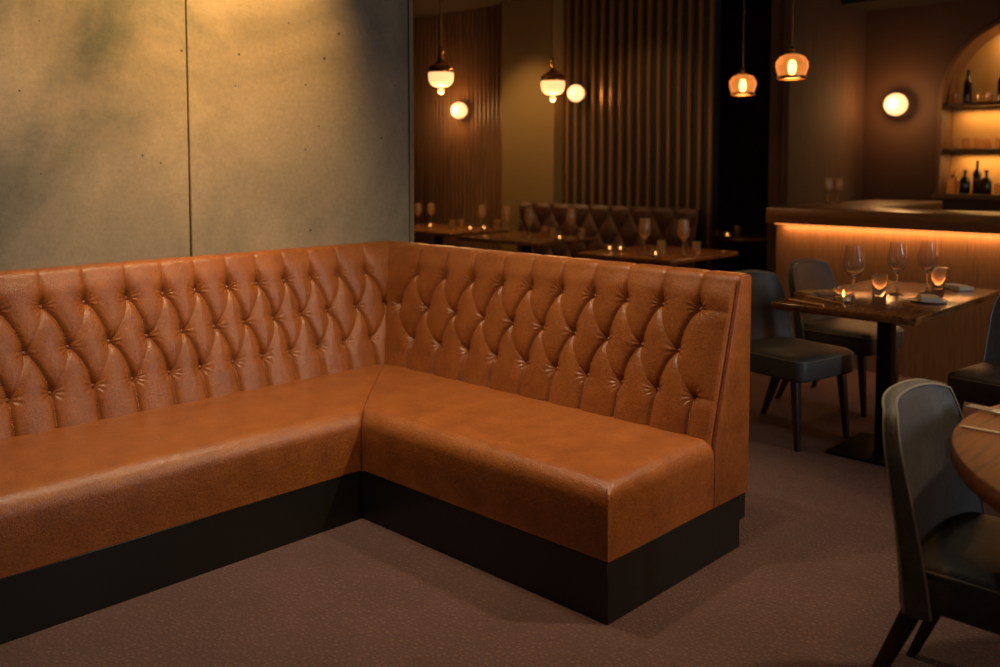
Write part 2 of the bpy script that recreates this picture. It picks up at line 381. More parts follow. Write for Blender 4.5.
def back(name, frame, c0, c1, top, mid, bot, rows, mitre, horiz, wb):
    """frame(c, n, z) -> world; c is distance from the inner corner"""
    vt, vm, vb = rows
    P, Wt = fold_net(top, mid, bot, vt, vm, vb, c1, horiz)
    prof = profile(wb); nv = len(prof); nu = int((c1 - c0 + (T if mitre else 0)) / .0024)
    pn = np.array([p[0] for p in prof]); pz = np.array([p[1] for p in prof]); pv = np.array([p[2] for p in prof])
    # mitre: the start of each row moves back with n
    start = np.where(mitre, -pn, c0) if mitre else np.full(nv, c0)
    s = np.linspace(0, 1, nu)
    lin0 = c0 + .16; ks = int(nu * .14)
    Cg = np.zeros((nv, nu))
    for j in range(nv):
        Cg[j, :ks] = start[j] + (lin0 - start[j]) * np.linspace(0, 1, ks, endpoint=False)
        Cg[j, ks:] = np.linspace(lin0, c1, nu - ks)
    Vg = np.repeat(pv[:, None], nu, 1)
    act = pv < 8
    C_, V_ = Cg[act].ravel(), Vg[act].ravel()
    dmin = np.full(C_.shape, 9.0)
    for i0 in range(0, len(C_), 20000):
        a = C_[i0:i0 + 20000, None] - P[None, :, 0]; b_ = V_[i0:i0 + 20000, None] - P[None, :, 1]
        dmin[i0:i0 + 20000] = (np.sqrt(a * a + b_ * b_) + Wt[None]).min(1)
    # buttons
    B = np.array([(c, vt) for c in top] + [(c, vm) for c in mid] + [(c, vb) for c in bot])
    H = .021 * smoothmin_height(dmin) - .006 - .012 * np.exp(-(dmin / .0042))
    ph = RNG.uniform(0, 6.28, len(B)); nn_ = RNG.integers(9, 14, len(B))
    for (bc, bv), p_, m_ in zip(B, ph, nn_):
        dc, dv = C_ - bc, V_ - bv; k = (np.abs(dc) < .08) & (np.abs(dv) < .08)
        r = np.hypot(dc[k], dv[k]); th = np.arctan2(dv[k], dc[k])
        H[k] += -.021 * np.exp(-(r / .026) ** 1.2) + .0014 * np.sin(m_ * th + p_ + 14 * r) * np.exp(-((r - .024) / .018) ** 2)
    # softer gathering beyond the corner rows and over the top
    amp = np.clip((V_ - (SLEN - .13)) / .12, 0, 1); amp = 1 - .80 * amp * amp * (3 - 2 * amp); H = .015 + amp * (H - .015)
    low = np.clip((V_ - (SLEN - .10)) / .10, 0, 1); H = H - .013 * low * low * (3 - 2 * low)
    fade = np.clip((V_ - (SLEN + .035)) / .07, 0, 1); fade = fade * fade * (3 - 2 * fade); H = H * (1 - fade) + fade * (-.002 - .003 * np.exp(-dmin / .006))
    if horiz: e = np.clip((c1 - C_) / .014, 0, 1); H = H * e ** .6 - .0 * (1 - e)
    H2 = H.reshape(act.sum(), nu)
    for _ in range(1):
        q = H2.copy(); q[1:-1, 1:-1] = (H2[1:-1, 1:-1] * 4 + H2[:-2, 1:-1] + H2[2:, 1:-1] + H2[1:-1, :-2] + H2[1:-1, 2:]) / 8; H2 = q
    Hf = np.zeros((nv, nu)); Hf[:act.sum()] = H2
    # outward normal of the section
    na = act.sum(); tn = np.gradient(pn[:na]); tz = np.gradient(pz[:na]); ll = np.hypot(tn, tz) + 1e-9
    on = np.zeros(nv); oz = np.zeros(nv); on[:na] = -tz / ll; oz[:na] = tn / ll
    Nn = pn[:, None] + on[:, None] * Hf; Zz = pz[:, None] + oz[:, None] * Hf
    if mitre: Cg = np.where(Cg < 0.02, np.maximum(Cg, -Nn - .0), Cg)
    X, Y, Z = frame(Cg, Nn, Zz)
    vs = np.stack([X, Y, Z], -1).reshape(-1, 3)
    fs = [(j * nu + i, j * nu + i + 1, ((j + 1) % nv) * nu + i + 1, ((j + 1) % nv) * nu + i) for j in range(nv - 1) for i in range(nu - 1)]
    fs.append(tuple(j * nu for j in range(nv - 1))[::-1]); fs.append(tuple(j * nu + nu - 1 for j in range(nv - 1)))
    me = bpy.data.meshes.new(name); me.from_pydata(vs.tolist(), [], fs)
    bm = bmesh.new(); bm.from_mesh(me); bmesh.ops.recalc_face_normals(bm, faces=bm.faces)
    for f in bm.faces: f.smooth = len(f.verts) == 4
    for e in bm.edges:
        if len(e.link_faces) == 2 and e.calc_face_angle(0) > math.radians(70): e.smooth = False
    bm.to_mesh(me); bm.free(); me.materials.append(M['leather'])
    o = part(bpy.data.objects.new(name, me)); COL.objects.link(o)
    # buttons: one domed disc each, set into its dimple
    bme = None
    up = (T / SLEN, (ZT - ZS) / SLEN)
    for bc, bv in B:
        if bc > c1 - .03 or bc < -up[0] * bv + .02: continue
        n_, z_ = up[0] * bv + up[1] * .0235, ZS + up[1] * bv - up[0] * .0235
        X, Y, Z = frame(bc, n_, z_)
        if bme is None:
            q = MB().lathe([(.0085, -.004), (.0095, 0), (.0085, .003), (.005, .0055), (.0015, .0065)], seg=12)
            bo = q.build('tufting_button', 'button', smooth=True, angle=80); bme = bo.data
        else:
            bo = bpy.data.objects.new('tufting_button', bme); COL.objects.link(bo)
        fx, fy, fz = frame(bc, n_ - up[1], z_ + up[0]); d = Vector((fx - X, fy - Y, fz - Z))
        q4 = d.to_track_quat('Z', 'Y').to_matrix().to_4x4(); q4.translation = (X, Y, Z)
        bo.parent = o; bo.matrix_world = q4
        bo.matrix_parent_inverse = Matrix.Identity(4); bo.matrix_basis = q4
    return o
def ext(xs, step, n): xs = [SD - x for x in xs]; return xs + [xs[-1] + step * (k + 1) for k in range(n)]
ltop = ext([.611, .445, .289, .142, .0, -.147, -.297, -.442, -.597, -.764, -.924], .158, 8)
lmid = ext([.695, .517, .348, .198, .054, -.094, -.236, -.385, -.536, -.691, -.847, -1.005], .158, 8)
lbot = ext([.57, .408, .259, .108, -.035, -.177, -.329, -.467, -.620, -.775, -.933, -1.08], .158, 7)
# left run: along X against the concrete wall
fl = lambda c, n, z: (SD - c, J + n, z)
kk = range(0, 18)
back('backrest', fl, 0.0, SD - XL, ltop, lmid, lbot, (.457, .292, .131), True, False, WB)
# right run: along -Y, free standing end
fr = lambda c, n, z: (SD + n, J - c, z)
ctop = [.093, .295, .483, .672, .845, 1.019, 1.19, 1.354, 1.523, 1.689]
cmid = [.009, .215, .408, .596, .775, .952, 1.123, 1.294, 1.458, 1.625]
cbot = [.16, .353, .538, .718, .899, 1.062, 1.227, 1.397, 1.562, 1.726]
CE = J - EY
back('backrest', fr, 0.0, CE - .012, ctop, cmid, cbot, (.457, .293, .135), True, True, WB)

# smooth end panel of the right backrest, with piping round it
def section(wb, nin=0.0):
    up = (T / SLEN, (ZT - ZS) / SLEN); r = .022; pts = []
    pts.append((0 + nin, ZB)); pts.append((0 + nin, ZS - .01))
    vend = SLEN - r
    pts.append((up[0] * vend + nin, ZS + up[1] * vend))
    for i in range(1, 6):
        a = 1.287 * (1 - i / 6); pts.append((up[0] * vend + nin + r * (math.sin(1.287) - math.sin(a)), ZS + up[1] * vend - r * math.cos(1.287) + r * math.cos(a)))
    zt = ZS + up[1] * vend - r * math.cos(1.287) + r
    pts.append((T + nin + .01, zt)); pts.append((wb - .012, zt)); pts.append((wb - .003, zt - .005)); pts.append((wb, zt - .015)); pts.append((wb, ZB))
    return pts
sec = section(WB); e = MB(); n = len(sec)
ya, yb = J - (CE - .016), EY - .002
e.add([(SD + a, ya, z) for a, z in sec] + [(SD + a, yb, z) for a, z in sec], [tuple(range(n)), tuple(range(n, 2 * n))[::-1]] + [(i, (i + 1) % n, (i + 1) % n + n, i + n) for i in range(n)])
part(e.build('end_panel', 'leather', bevel=.004, seg=2))
part(MB().tube([(SD + a - .001, yb + .001, z) for a, z in sec[0:-3]], .0032, 8).build('piping', 'piping', smooth=True))

# seat cushions: front edge rolled, mitred at the corner
def seat(name, runx):
    """section across depth d (0 front .. SD back), extruded along the run"""
    r = .068; prof = [(0.0, ZB), (0.0, ZB + .02), (-.003, ZB + .1)]
    for i in range(9):
        a = PI / 2 * i / 8; prof.append((r - r * math.cos(a) - .003 * (1 - i / 8), ZS - r + r * math.sin(a) - .004))
    for i in range(1, 12):
        t = i / 11; prof.append((r + (SD + .02 - r) * t, ZS - .004 + .010 * math.sin(PI * min(1, t * 1.0)) ** .8))
    prof += [(SD + .02, ZB)]
    nP = len(prof); vs = []; rows = []
    if runx:  # left run; x from XL to mitre x = d
        xs = list(np.linspace(XL, -.1, 30)); 
        for t in xs: rows.append([(t, -D + d, z) for d, z in prof])
        for k in range(1, 8):
            rows.append([(-.1 + (max(d, 0) - .0015 + .1) * k / 7, -D + d, z - (.006 if k == 7 else .0)) for d, z in prof])
    else:
        ys = [];
        for k in range(7, 0, -1):
            rows.append([(d, -D - .1 + (max(d, 0) + .1 - .0015) * k / 7, z - (.006 if k == 7 else .0)) for d, z in prof])
        for t in np.linspace(-D - .1, EY + r, 20): rows.append([(d, t, z) for d, z in prof])
        for i in range(1, 9):   # rolled end edge
            a = PI / 2 * i / 8; dz = r - r * math.cos(a)
            rows.append([(d, EY + r - r * math.sin(a), z if z <= ZB + .1 else max(ZB + .1, min(z, ZS + .006 - dz) if z > ZS - r - dz else z)) for d, z in prof])
    for rr in rows: vs += rr
    fs = [(i * nP + j, i * nP + (j + 1) % nP, (i + 1) * nP + (j + 1) % nP, (i + 1) * nP + j) for i in range(len(rows) - 1) for j in range(nP)]
    fs += [tuple(range(nP)), tuple(range((len(rows) - 1) * nP, len(rows) * nP))[::-1]]
    o = MB().add(vs, fs).build(name, 'leather', smooth=True, angle=50)
    return part(o)
seat('seat_cushion', True); seat('seat_cushion', False)
# seam piping down the outer front corner and along the end
part(MB().tube([(-.001, EY + .002, ZB + .005), (-.002, EY + .002, ZB + .12), (0.002, EY + .005, ZS - .05), (.014, EY + .018, ZS - .022)], .003, 6).build('corner_seam', 'piping', smooth=True))
# plinths
part(MB().box(XL, -.0, -D + .001, J + WB - .02, 0, ZB - .001).build('plinth', 'plinth', bevel=.003, seg=1))
part(MB().box(0.001, SD + WB - .05, EY + .001, J + WB - .02, 0, ZB - .001).build('plinth', 'plinth', bevel=.003, seg=1))
part(MB().box(SD + WB - .051, SD + WB - .012, EY + .001, J + WB - .02, .10, ZB - .001).build('plinth_rail', 'plinth', bevel=.002, seg=1))

# ------------------------------------------------------------------ chairs
def chair(name, label, group):
    root = empty(name, (0, 0, 0), 0, label, 'chair', group)
    W = .225
    # seat: soft slab with rounded corners
    pl = []
    for (cx, cy, r, a0) in ((W - .05, .19, .05, 0), (-W + .05, .19, .05, 90), (-W + .03, -.19, .03, 180), (W - .03, -.19, .03, 270)):
        for k in range(6):
            a = math.radians(a0 + 18 * k); pl.append((cx + r * math.cos(a), cy + r * math.sin(a)))
    s = MB(); n = len(pl); rings = []
    for z, ins in ((.345, .012), (.35, .003), (.36, 0), (.44, 0), (.455, .005), (.466, .018), (.474, .05), (.478, .12)):
        rings.append([(x * (1 - ins / .23), (y_ - 0) * (1 - ins / .22), z) for x, y_ in pl])
    vs = [p for r_ in rings for p in r_]
    fs = [(i * n + k, i * n + (k + 1) % n, (i + 1) * n + (k + 1) % n, (i + 1) * n + k) for i in range(len(rings) - 1) for k in range(n)]
    fs += [tuple(range(n))[::-1], tuple(range((len(rings) - 1) * n, len(rings) * n))]
    so = s.add(vs, fs).build('seat', 'chair', root, smooth=True, angle=60)
    MB().tube([(x * 1.002, y_ * 1.002, .447) for x, y_ in pl] + [(pl[0][0], pl[0][1], .447)], .003, 6).build('seat_piping', 'chair_piping', so, smooth=True)
    # backrest: wrapped shell
    def surf(a, b, side):
        # a -1..1 across, b 0..1 up; side 0 front 1 rear
        hw = (.236 - .012 * b) * (1 - .15 * max(0, (b - .66) / .34) ** 3.2)
        x = a * hw
        wrap = .062 * abs(a) ** 2.6 * (1 - .35 * b)
        y = -.205 - .085 * b ** 1.25 + wrap
        z = .335 + (.485 + .012 * (1 - a * a)) * b - .012 * abs(a) ** 5 * b
        th = .062 - .030 * b
        if side: y -= th; x *= 1.0 + .012
        else: z -= .006 * b
        return (x, y, z)
    na, nb = 20, 18; bmv = MB()
    F = [[surf(-1 + 2 * i / na, j / nb, 0) for i in range(na + 1)] for j in range(nb + 1)]
    R = [[surf(-1 + 2 * i / na, j / nb, 1) for i in range(na + 1)] for j in range(nb + 1)]
    vs = [p for r_ in F for p in r_] + [p for r_ in R for p in r_]; o_ = (na + 1) * (nb + 1); w_ = na + 1
    fs = []
    for j in range(nb):
        for i in range(na):
            fs.append((j * w_ + i, j * w_ + i + 1, (j + 1) * w_ + i + 1, (j + 1) * w_ + i))
            fs.append((o_ + j * w_ + i, o_ + (j + 1) * w_ + i, o_ + (j + 1) * w_ + i + 1, o_ + j * w_ + i + 1))
    ring = [(0, i) for i in range(na)] + [(j, na) for j in range(nb)] + [(nb, i) for i in range(na, 0, -1)] + [(j, 0) for j in range(nb, 0, -1)]
    mid = []
    base = 2 * o_
    for (j, i) in ring:     # bulging boxing between the two outlines
        f = Vector(F[j][i]); r = Vector(R[j][i]); c = (f + r) / 2; cc = Vector((0, c.y, .6)); d = (c - cc); d.y = 0
        mid.append(tuple(c + d.normalized() * .006))
    vs += mid; nr_ = len(ring)
    for k in range(nr_):
        j, i = ring[k]; j2, i2 = ring[(k + 1) % nr_]
        fs.append((j * w_ + i, base + k, base + (k + 1) % nr_, j2 * w_ + i2)); fs.append((o_ + j * w_ + i, o_ + j2 * w_ + i2, base + (k + 1) % nr_, base + k))
    bo = bmv.add(vs, fs).build('backrest', 'chair', root, smooth=True, angle=50)
    for arr, nm in ((F, 'front'), (R, 'rear')):
        pth = [arr[j][0] for j in range(nb + 1)] + [arr[nb][i] for i in range(1, na)] + [arr[j][na] for j in range(nb, -1, -1)]
        MB().tube(pth, .0032, 6).build('piping', 'chair_piping', bo, smooth=True)
    for sx_ in (-1, 1):
        for sy, (x0, y0, x1, y1, a, b_) in ((1, (.185, .175, .200, .205, .020, .012)), (-1, (.185, -.19, .205, -.335, .024, .013))):
            t = [(sx_ * x0 + i * a, y0 + j * a, .352) for i, j in ((-1, -1), (1, -1), (1, 1), (-1, 1))]
            q = [(sx_ * x1 + i * b_, y1 + j * b_, 0.001) for i, j in ((-1, -1), (1, -1), (1, 1), (-1, 1))]
            MB().hull4(q, t).build('leg', 'darkwood', root, bevel=.003, seg=2)
    return root
CH = 'grey upholstered chairs of the dining room'
c0 = chair('dining_chair', 'grey piped dining chair nearest the camera, tucked under the round table', CH)
place(c0, (.27, -3.06, 0), PI)
specs = [((2.25, -1.47, 0), PI - .2, 'grey dining chair between the tan banquette end and the set square table'),
         ((3.07, -1.43, 0), PI - .08, 'grey dining chair against the bar front, behind the leftmost wine glass'),
         ((2.40, -2.50, 0), 1.42, 'grey dining chair cut by the right edge, behind the near chair, facing left')]
for loc, rz, lb in specs: place(copy_tree(c0), loc, rz, lb)

# ------------------------------------------------------------------ tables
def pedestal(root, x, y, top, base=.27, sq=True, m='blackmetal'):
    MB().box(x - .035, x + .035, y - .035, y + .035, .015, top).build('column', m, root, bevel=.006, seg=2)
    if sq: MB().box(x - base, x + base, y - base * .9, y + base * .9, 0, .014).build('base_plate', m, root, bevel=.004, seg=2)
    else: MB().lathe([(base, 0), (base, .012), (base - .03, .02), (.06, .035), (.05, .05)], (x, y, 0), 40).build('base_plate', m, root, smooth=True)
t = empty('dining_table', (2.47, -1.88, 0), 0, 'rectangular dark wood table set with wine glasses in front of the lit bar', 'table')
MB().box(-.6, .62, -.345, .335, .715, .75).build('tabletop', 'tabledark', t, bevel=.006, seg=2)
pedestal(t, -.17, -.06, .715, .22)
t = empty('round_table', (.385, -3.655, 0), 0, 'round walnut table cut off by the right edge of the picture', 'table')
MB().lathe([(.74, .70), (.775, .705), (.78, .715), (.78, .742), (.775, .75), (.74, .7505)], seg=96).build('tabletop', 'tabletop', t, smooth=True)
pedestal(t, 0, 0, .70, .3, False)
def back_table(loc, hx, hy, label, rnd=False):
    t = empty('dining_table', loc, 0, label, 'table', 'dark tables along the back wall')
    if rnd: MB().lathe([(hx - .01, .715), (hx, .72), (hx, .745), (hx - .01, .75)], seg=40).build('tabletop', 'tabledark', t, smooth=True)
    else: MB().box(-hx, hx, -hy, hy, .715, .75).build('tabletop', 'tabledark', t, bevel=.008, seg=2)
    pedestal(t, 0, 0, .715, .24)
back_table((3.60, .27, 0), .47, .42, 'dark table with two clear wine glasses just behind the right arm of the tan banquette')
back_table((3.95, 1.93, 0), .40, .50, 'dark table in front of the olive plaster pier')
back_table((4.15, 3.35, 0), .42, .62, 'dark table next to the end of the concrete wall, before the fluted wall')
back_table((4.1, 4.75, 0), .38, .40, 'dark table farthest back beside the concrete wall end')
back_table((5.50, .62, 0), .34, .34, 'small round dark table in the recess beyond the slatted wall', True)

# ------------------------------------------------------------------ dark banquette along the back wall
b2 = empty('tufted_bench', (4.5, 1.5, 0), 0, 'dark brown tufted leather bench along the slatted wall behind the tables', 'banquette')
def grid_back(y0, y1):
    ny_, nz_ = 260, 60; vs = []
    for j in range(nz_ + 1):
        for i in range(ny_ + 1):
            y_ = y0 + (y1 - y0) * i / ny_; z = .42 + .6 * j / nz_
            a = (y_ - 0) / .24 + (z - .42) / .36; b_ = (y_ - 0) / .24 - (z - .42) / .36
            hgt = (abs(math.sin(PI * a)) * abs(math.sin(PI * b_))) ** .5 * .035
            e_ = min(1, (1.02 - z) / .03, 1); hgt *= max(0, e_)
            vs.append((4.66 + .09 * (z - .42) - hgt, y_, z))
    w_ = ny_ + 1
    fs = [(j * w_ + i, j * w_ + i + 1, (j + 1) * w_ + i + 1, (j + 1) * w_ + i) for j in range(nz_) for i in range(ny_)]
    m = MB().add(vs, fs)
    return m
g = grid_back(.60, 2.7)
bb = g.build('backrest', 'darkleather', None, smooth=True, angle=80); bb.parent = b2; bb.matrix_parent_inverse = Matrix.Translation((-4.5, -1.5, 0))
def p2(o): o.parent = b2; o.matrix_parent_inverse = Matrix.Translation((-4.5, -1.5, 0)); return o
p2(MB().box(4.715, 4.745,   .60, 2.7, .1, 1.02).build('back_panel', 'darkwood'))
p2(MB().box(4.36, 4.66, .60, 2.7, .30, .45).build('seat_cushion', 'darkleather', bevel=.035, seg=4))
p2(MB().box(4.42, 4.70, .62, 2.68, 0, .30).build('plinth', 'plinth'))

# ------------------------------------------------------------------ bar
bar = empty('bar_counter', (4.3, -1.5, 0), 0, 'wooden L-shaped bar counter with warm light strip under its top', 'bar counter')
def pb(o): o.parent = bar; o.matrix_parent_inverse = Matrix.Translation((-4.3, 1.5, 0)); return o
pb(MB().box(4.0, 4.06, -5.5, -.486, 0, .985).build('front_panel', 'barfront', bevel=.003, seg=1))
pb(MB().box(4.061, 5.9, -.546, -.49, 0, .985).build('side_panel', 'barfront', bevel=.003, seg=1))
top = MB().prism([(3.92, -5.5), (4.45, -5.5), (4.45, -1.0), (5.95, -1.0), (5.95, -.44), (3.92, -.44)], .987, 1.10)
pb(top.build('counter_top', 'bartop', bevel=.006, seg=2))
pb(MB().box(3.965, 3.995, -5.5, -.49, .981, .986).build('light_strip', 'led'))
lamp('AREA', 'bar_strip_light', (3.972, -3.0, .979), (3.98, -3.0, 0), 20, (1.0, .50, .19), 4.9, .02).rotation_euler = (0, 0, PI / 2)

# ------------------------------------------------------------------ back bar niche
shm = mat('niche_plaster', (170, 124, 66), 0.7)
frm = MB()
for i in range(32):
    (y0, z0), (y1, z1) = arc[i], arc[i + 1]
    k = 1.03
    def sc(y_, z_, f): return (ny + (y_ - ny) * f, nzs + (z_ - nzs) * f)
    a, b_, c, d = sc(y0, z0, 1), sc(y1, z1, 1), sc(y1, z1, .955), sc(y0, z0, .955)
    frm.add([(6.965, *a), (6.965, *b_), (6.965, *c), (6.965, *d), (7.32, *a), (7.32, *b_), (7.32, *c), (7.32, *d)], [(0, 1, 2, 3), (7, 6, 5, 4), (0, 4, 5, 1), (2, 6, 7, 3)])
for sy in (1, -1):
    y0, y1 = sorted((ny + sy * nr, ny + sy * nr * .955)); frm.box(6.965, 7.32, y0, y1, nz0, nzs)
frm.box(6.93, 7.32, ny - nr - .02, ny + nr + .02, nz0 - .045, nz0)
shelf = empty('arched_shelf_niche', (7.1, ny, nz0), 0, 'arched backlit bottle niche in the wall behind the bar', 'shelf niche')
def ps(o): o.parent = shelf; o.matrix_parent_inverse = Matrix.Translation((-7.1, -ny, -nz0)); return o
ps(frm.build('frame', mat('niche_frame', (92, 58, 34), 0.55), weld=False))
bk = MB(); bpts = [(ny - nr * .955, nz0), (ny + nr * .955, nz0)] + [(ny + nr * .955 * math.cos(PI * k / 32), nzs + nr * .955 * math.sin(PI * k / 32)) for k in range(33)]
bk.add([(7.30, a, b_) for a, b_ in bpts], [tuple(range(len(bpts)))])
bk.add([(7.32, a, b_) for a, b_ in bpts], [tuple(range(len(bpts)))[::-1]])
ps(bk.build('back_panel', shm, weld=False))
for z in (1.555, 1.985):
    ps(MB().box(7.0, 7.299, ny - nr * .95, ny + nr * .95, z - .03, z).build('shelf', 'darkwood', bevel=.002, seg=1))
for z, pw in ((1.50, 8), (1.93, 8), (2.66, 11)):
    l = lamp('AREA', 'niche_light', (7.20, ny, z), None, pw, (1.0, .60, .22), .04, 1.3 if z < 2.5 else .5)
NL = 0
def bottle(kind):
    """local lathe profiles"""
    if kind == 'wine': return [(.036, 0), (.038, .01), (.038, .19), (.03, .215), (.014, .235), (.013, .30), (.015, .305), (.015, .315), (.002, .316)]
    if kind == 'squat': return [(.045, 0), (.048, .01), (.048, .12), (.035, .15), (.014, .165), (.013, .20), (.018, .202), (.018, .225), (.002, .226)]
    return [(.030, 0), (.034, .01), (.036, .10), (.034, .10), (.028, .012), (.002, .012)]
proto = {}
cols = {'wine': ['dark green', 'black', 'dark brown'], 'squat': ['amber', 'dark', 'golden'], 'cup': ['clear']}
for zi, (z, lvl) in enumerate(((nz0, 'bottom shelf'), (1.555, 'middle shelf'), (1.985, 'top shelf'))):
    for k in range(7):
        y_ = ny + nr * .955 - .075 - .098 * k
        kind = (('squat', 'squat', 'wine', 'squat', 'cup', 'squat', 'cup'), ('cup',) * 7, ('cup', 'wine', 'cup', 'cup', 'wine', 'cup', 'wine'))[zi][k]
        if zi == 2 and k == 0: pass
        nm = 'tumbler' if kind == 'cup' else 'bottle'
        mm = 'amberglass' if kind == 'cup' else ('darkglass' if (kind == 'wine' or k % 2) else 'amberglass')
        key = (kind, mm)
        if key not in proto:
            o = MB().lathe([(r, h) for r, h in bottle(kind)], seg=16).build(nm, ('glass_far' if kind == 'cup' else mm), smooth=True, angle=60); proto[key] = o
        else: o = proto[key].copy(); COL.objects.link(o)
        o.location = (7.14 + .03 * ((k * 7) % 3 - 1), y_, z + .001)
        side = 'against the left frame' if k == 0 else ('cut by the right edge of the picture' if k == 6 else '')
        ordn = ['first', 'second', 'third', 'fourth', 'fifth', 'sixth', 'seventh'][k]
        what = 'small glass tumbler' if kind == 'cup' else ('dark tall bottle' if kind == 'wine' else ('dark squat bottle' if mm == 'darkglass' else 'amber squat bottle'))
        tag(o, f'{what}, {ordn} from the left on the {lvl} of the arched niche', 'bottle' if nm == 'bottle' else 'glass', f'{nm}s on the {lvl} of the niche')

# ------------------------------------------------------------------ lamps
def globe_prof(R, H):   # flattened sphere
    return [(max(.002, R * math.cos(a) if math.cos(a) > 0 else .002), H * math.sin(a)) for a in [(-90 + 9 * k) * PI / 180 for k in range(21)]]
def pendant_opal(loc, label):
    o = empty('pendant_lamp', loc, 0, label, 'pendant lamp', 'brass pendants with opal glass')
    MB().lathe([(.012, -.082), (.045, -.078), (.072, -.062), (.087, -.035), (.0905, -.005), (.089, .018), (.084, .022)], (0, 0, 0), 40).build('glass_globe', 'globe', o, smooth=True, angle=80)
    MB().lathe([(.084, .050), (.076, .066), (.055, .080), (.03, .088), (.03, .084), (.054, .076), (.074, .062), (.081, .050), (.084, .050)], seg=40, close=False).build('glass_dome', 'domeglass', o, smooth=True)
    MB().lathe([(.084, .018), (.0925, .020), (.0925, .028), (.086, .034), (.090, .044), (.086, .052), (.080, .052)], seg=40).build('band', 'brass', o, smooth=True)
    MB().lathe([(.002, -.134), (.016, -.128), (.0245, -.112), (.020, -.094), (.010, -.084), (.010, -.078)], seg=20).build('finial', 'globe', o, smooth=True)
    MB().lathe([(.042, .080), (.040, .092), (.022, .098), (.018, .125)], seg=24).build('cap', 'brass', o, smooth=True)
    MB().lathe([(.018, .12), (.022, .135), (.014, .15), (.020, .165), (.010, .18), (.009, .20), (.0085, CZ - loc[2] - .02), (.05, CZ - loc[2] - .018), (.05, CZ - loc[2] - .001)], seg=16).build('rod', 'brass', o, smooth=True)
    lamp('POINT', 'pendant_bulb', (loc[0], loc[1], loc[2] - .19), None, 9, WARM, .05)
pendant_opal((*ground(441.5, 6.5), 2.04), 'brass rod pendant lamp with opal globe, nearest the concrete wall end')
pendant_opal((*ground(552.5, 6.8), 2.007), 'brass rod pendant lamp with opal globe in front of the plaster pier')
def pendant_crown(loc, label):
    o = empty('pendant_lamp', loc, 0, label, 'pendant lamp', 'domed ribbed glass pendants')
    pr = MB(); seg = 48; prof = [(.070, -.045), (.078, -.02), (.085, .01), (.083, .035), (.065, .062), (.035, .075), (.02, .078)]
    vs = []; 
    for r, z in prof:
        for k in range(seg): 
            a = 2 * PI * k / seg; rr = r * (1 + .035 * math.cos(a * 12)); vs.append((rr * math.cos(a), rr * math.sin(a), z))
    fs = [(i * seg + k, i * seg + (k + 1) % seg, (i + 1) * seg + (k + 1) % seg, (i + 1) * seg + k) for i in range(len(prof) - 1) for k in range(seg)]
    m = emis('ribbed_shade_' + ('a' if loc[0] > 2.8 else 'b'), (236, 178, 110), .12)
    bs = m.node_tree.nodes['Principled BSDF']; bs.inputs['Transmission Weight'].default_value = .8; bs.inputs['Roughness'].default_value = .35; bs.inputs['IOR'].default_value = 1.1
    pr.add(vs, fs).build('glass_shade', m, o, smooth=True, angle=80)
    MB().lathe([(.072, -.062), (.078, -.060), (.078, -.045), (.072, -.043), (.072, -.062)], seg=32, close=False).build('bottom_ring', 'bronze', o, smooth=True)
    MB().lathe([(.072, -.052), (.074, -.052), (.074, -.048), (.072, -.048)], seg=32, close=False).build('rim_band', 'brass', o, smooth=True)
    MB().lathe([(.002, -.035), (.016, -.025), (.022, 0), (.018, .022), (.010, .04)], seg=16).build('bulb', 'bulb', o, smooth=True)
    MB().lathe([(.035, .072), (.035, .080), (.014, .085), (.012, .095), (.017, .105), (.012, .116), (.003, .12), (.003, CZ - loc[2] - .02), (.04, CZ - loc[2] - .018), (.04, CZ - loc[2] - .001)], seg=16).build('cord', 'bronze', o, smooth=True)
    lamp('POINT', 'pendant_bulb', (loc[0], loc[1], loc[2] - .10), None, 4, WARM, .05)
pendant_crown((*ground(789.5, 5.07), 1.945), 'domed amber glass pendant hanging above the square table')
pendant_crown((*ground(741, 6.07), 1.93), 'domed amber glass pendant, the lower and farther of the two domed ones')
def sconce(loc, rz, R, label, pw):
    o = empty('wall_sconce', loc, rz, label, 'wall lamp', 'round globe wall lamps')
    MB().lathe(globe_prof(R, R), (-R * .9 - .02, 0, 0), 28).build('glass_globe', 'sconce', o, smooth=True, angle=80)
    q = MB().lathe([(R * .75, 0), (R * .75, .012), (R * .4, .025)], seg=24); q.v = [(-z, y, x) for x, y, z in q.v]
    q.build('wall_plate', 'bronze', o, smooth=True)
    c, s_ = math.cos(rz), math.sin(rz)
    lamp('POINT', 'sconce_bulb', (loc[0] - (R * 2 + .1) * c, loc[1] - (R * 2 + .1) * s_, loc[2]), None, pw, AMBER, .05)
sconce((WALLX - .005, 3.66, 2.0), 0, .088, 'lit round globe lamp on the fluted wood wall', 13)
sconce((WALLX - .001, 2.02, 2.10), 0, .082, 'lit round globe lamp on the slatted wall beside the pier', 3)
sconce((6.999, -.24, 1.99), 0, .108, 'lit round globe lamp on the dark wall left of the arched niche', 13)

# ------------------------------------------------------------------ tableware
def wine_glass():
    o = empty('wine_glass', (0, 0, 0), 0, 'x', 'glass')
    outer = [(.001, .006), (.012, .008), (.0045, .016), (.004, .05), (.004, .085), (.006, .094), (.020, .108), (.036, .128), (.043, .150), (.0425, .175), (.037, .21), (.0335, .238)]
    inner = [(.0325, .238), (.036, .21), (.0412, .175), (.0415, .150), (.0345, .130), (.019, .112), (.001, .104)]
    MB().lathe(outer[1:] + inner, seg=28, close=False).build('bowl', 'glass', o, smooth=True, angle=80)
    MB().lathe([(.0, .0), (.036, .0), (.037, .0015), (.034, .003), (.012, .008), (.0, .0085)], seg=28, close=False).build('foot', 'glass', o, smooth=True, angle=80)
    return o
def tumbler():
    o = MB().lathe([(.001, 0), (.026, 0), (.029, .003), (.033, .10), (.0315, .10), (.0275, .006), (.001, .0055)], seg=24, close=False).build('tumbler', 'glass', smooth=True, angle=60)
    return o
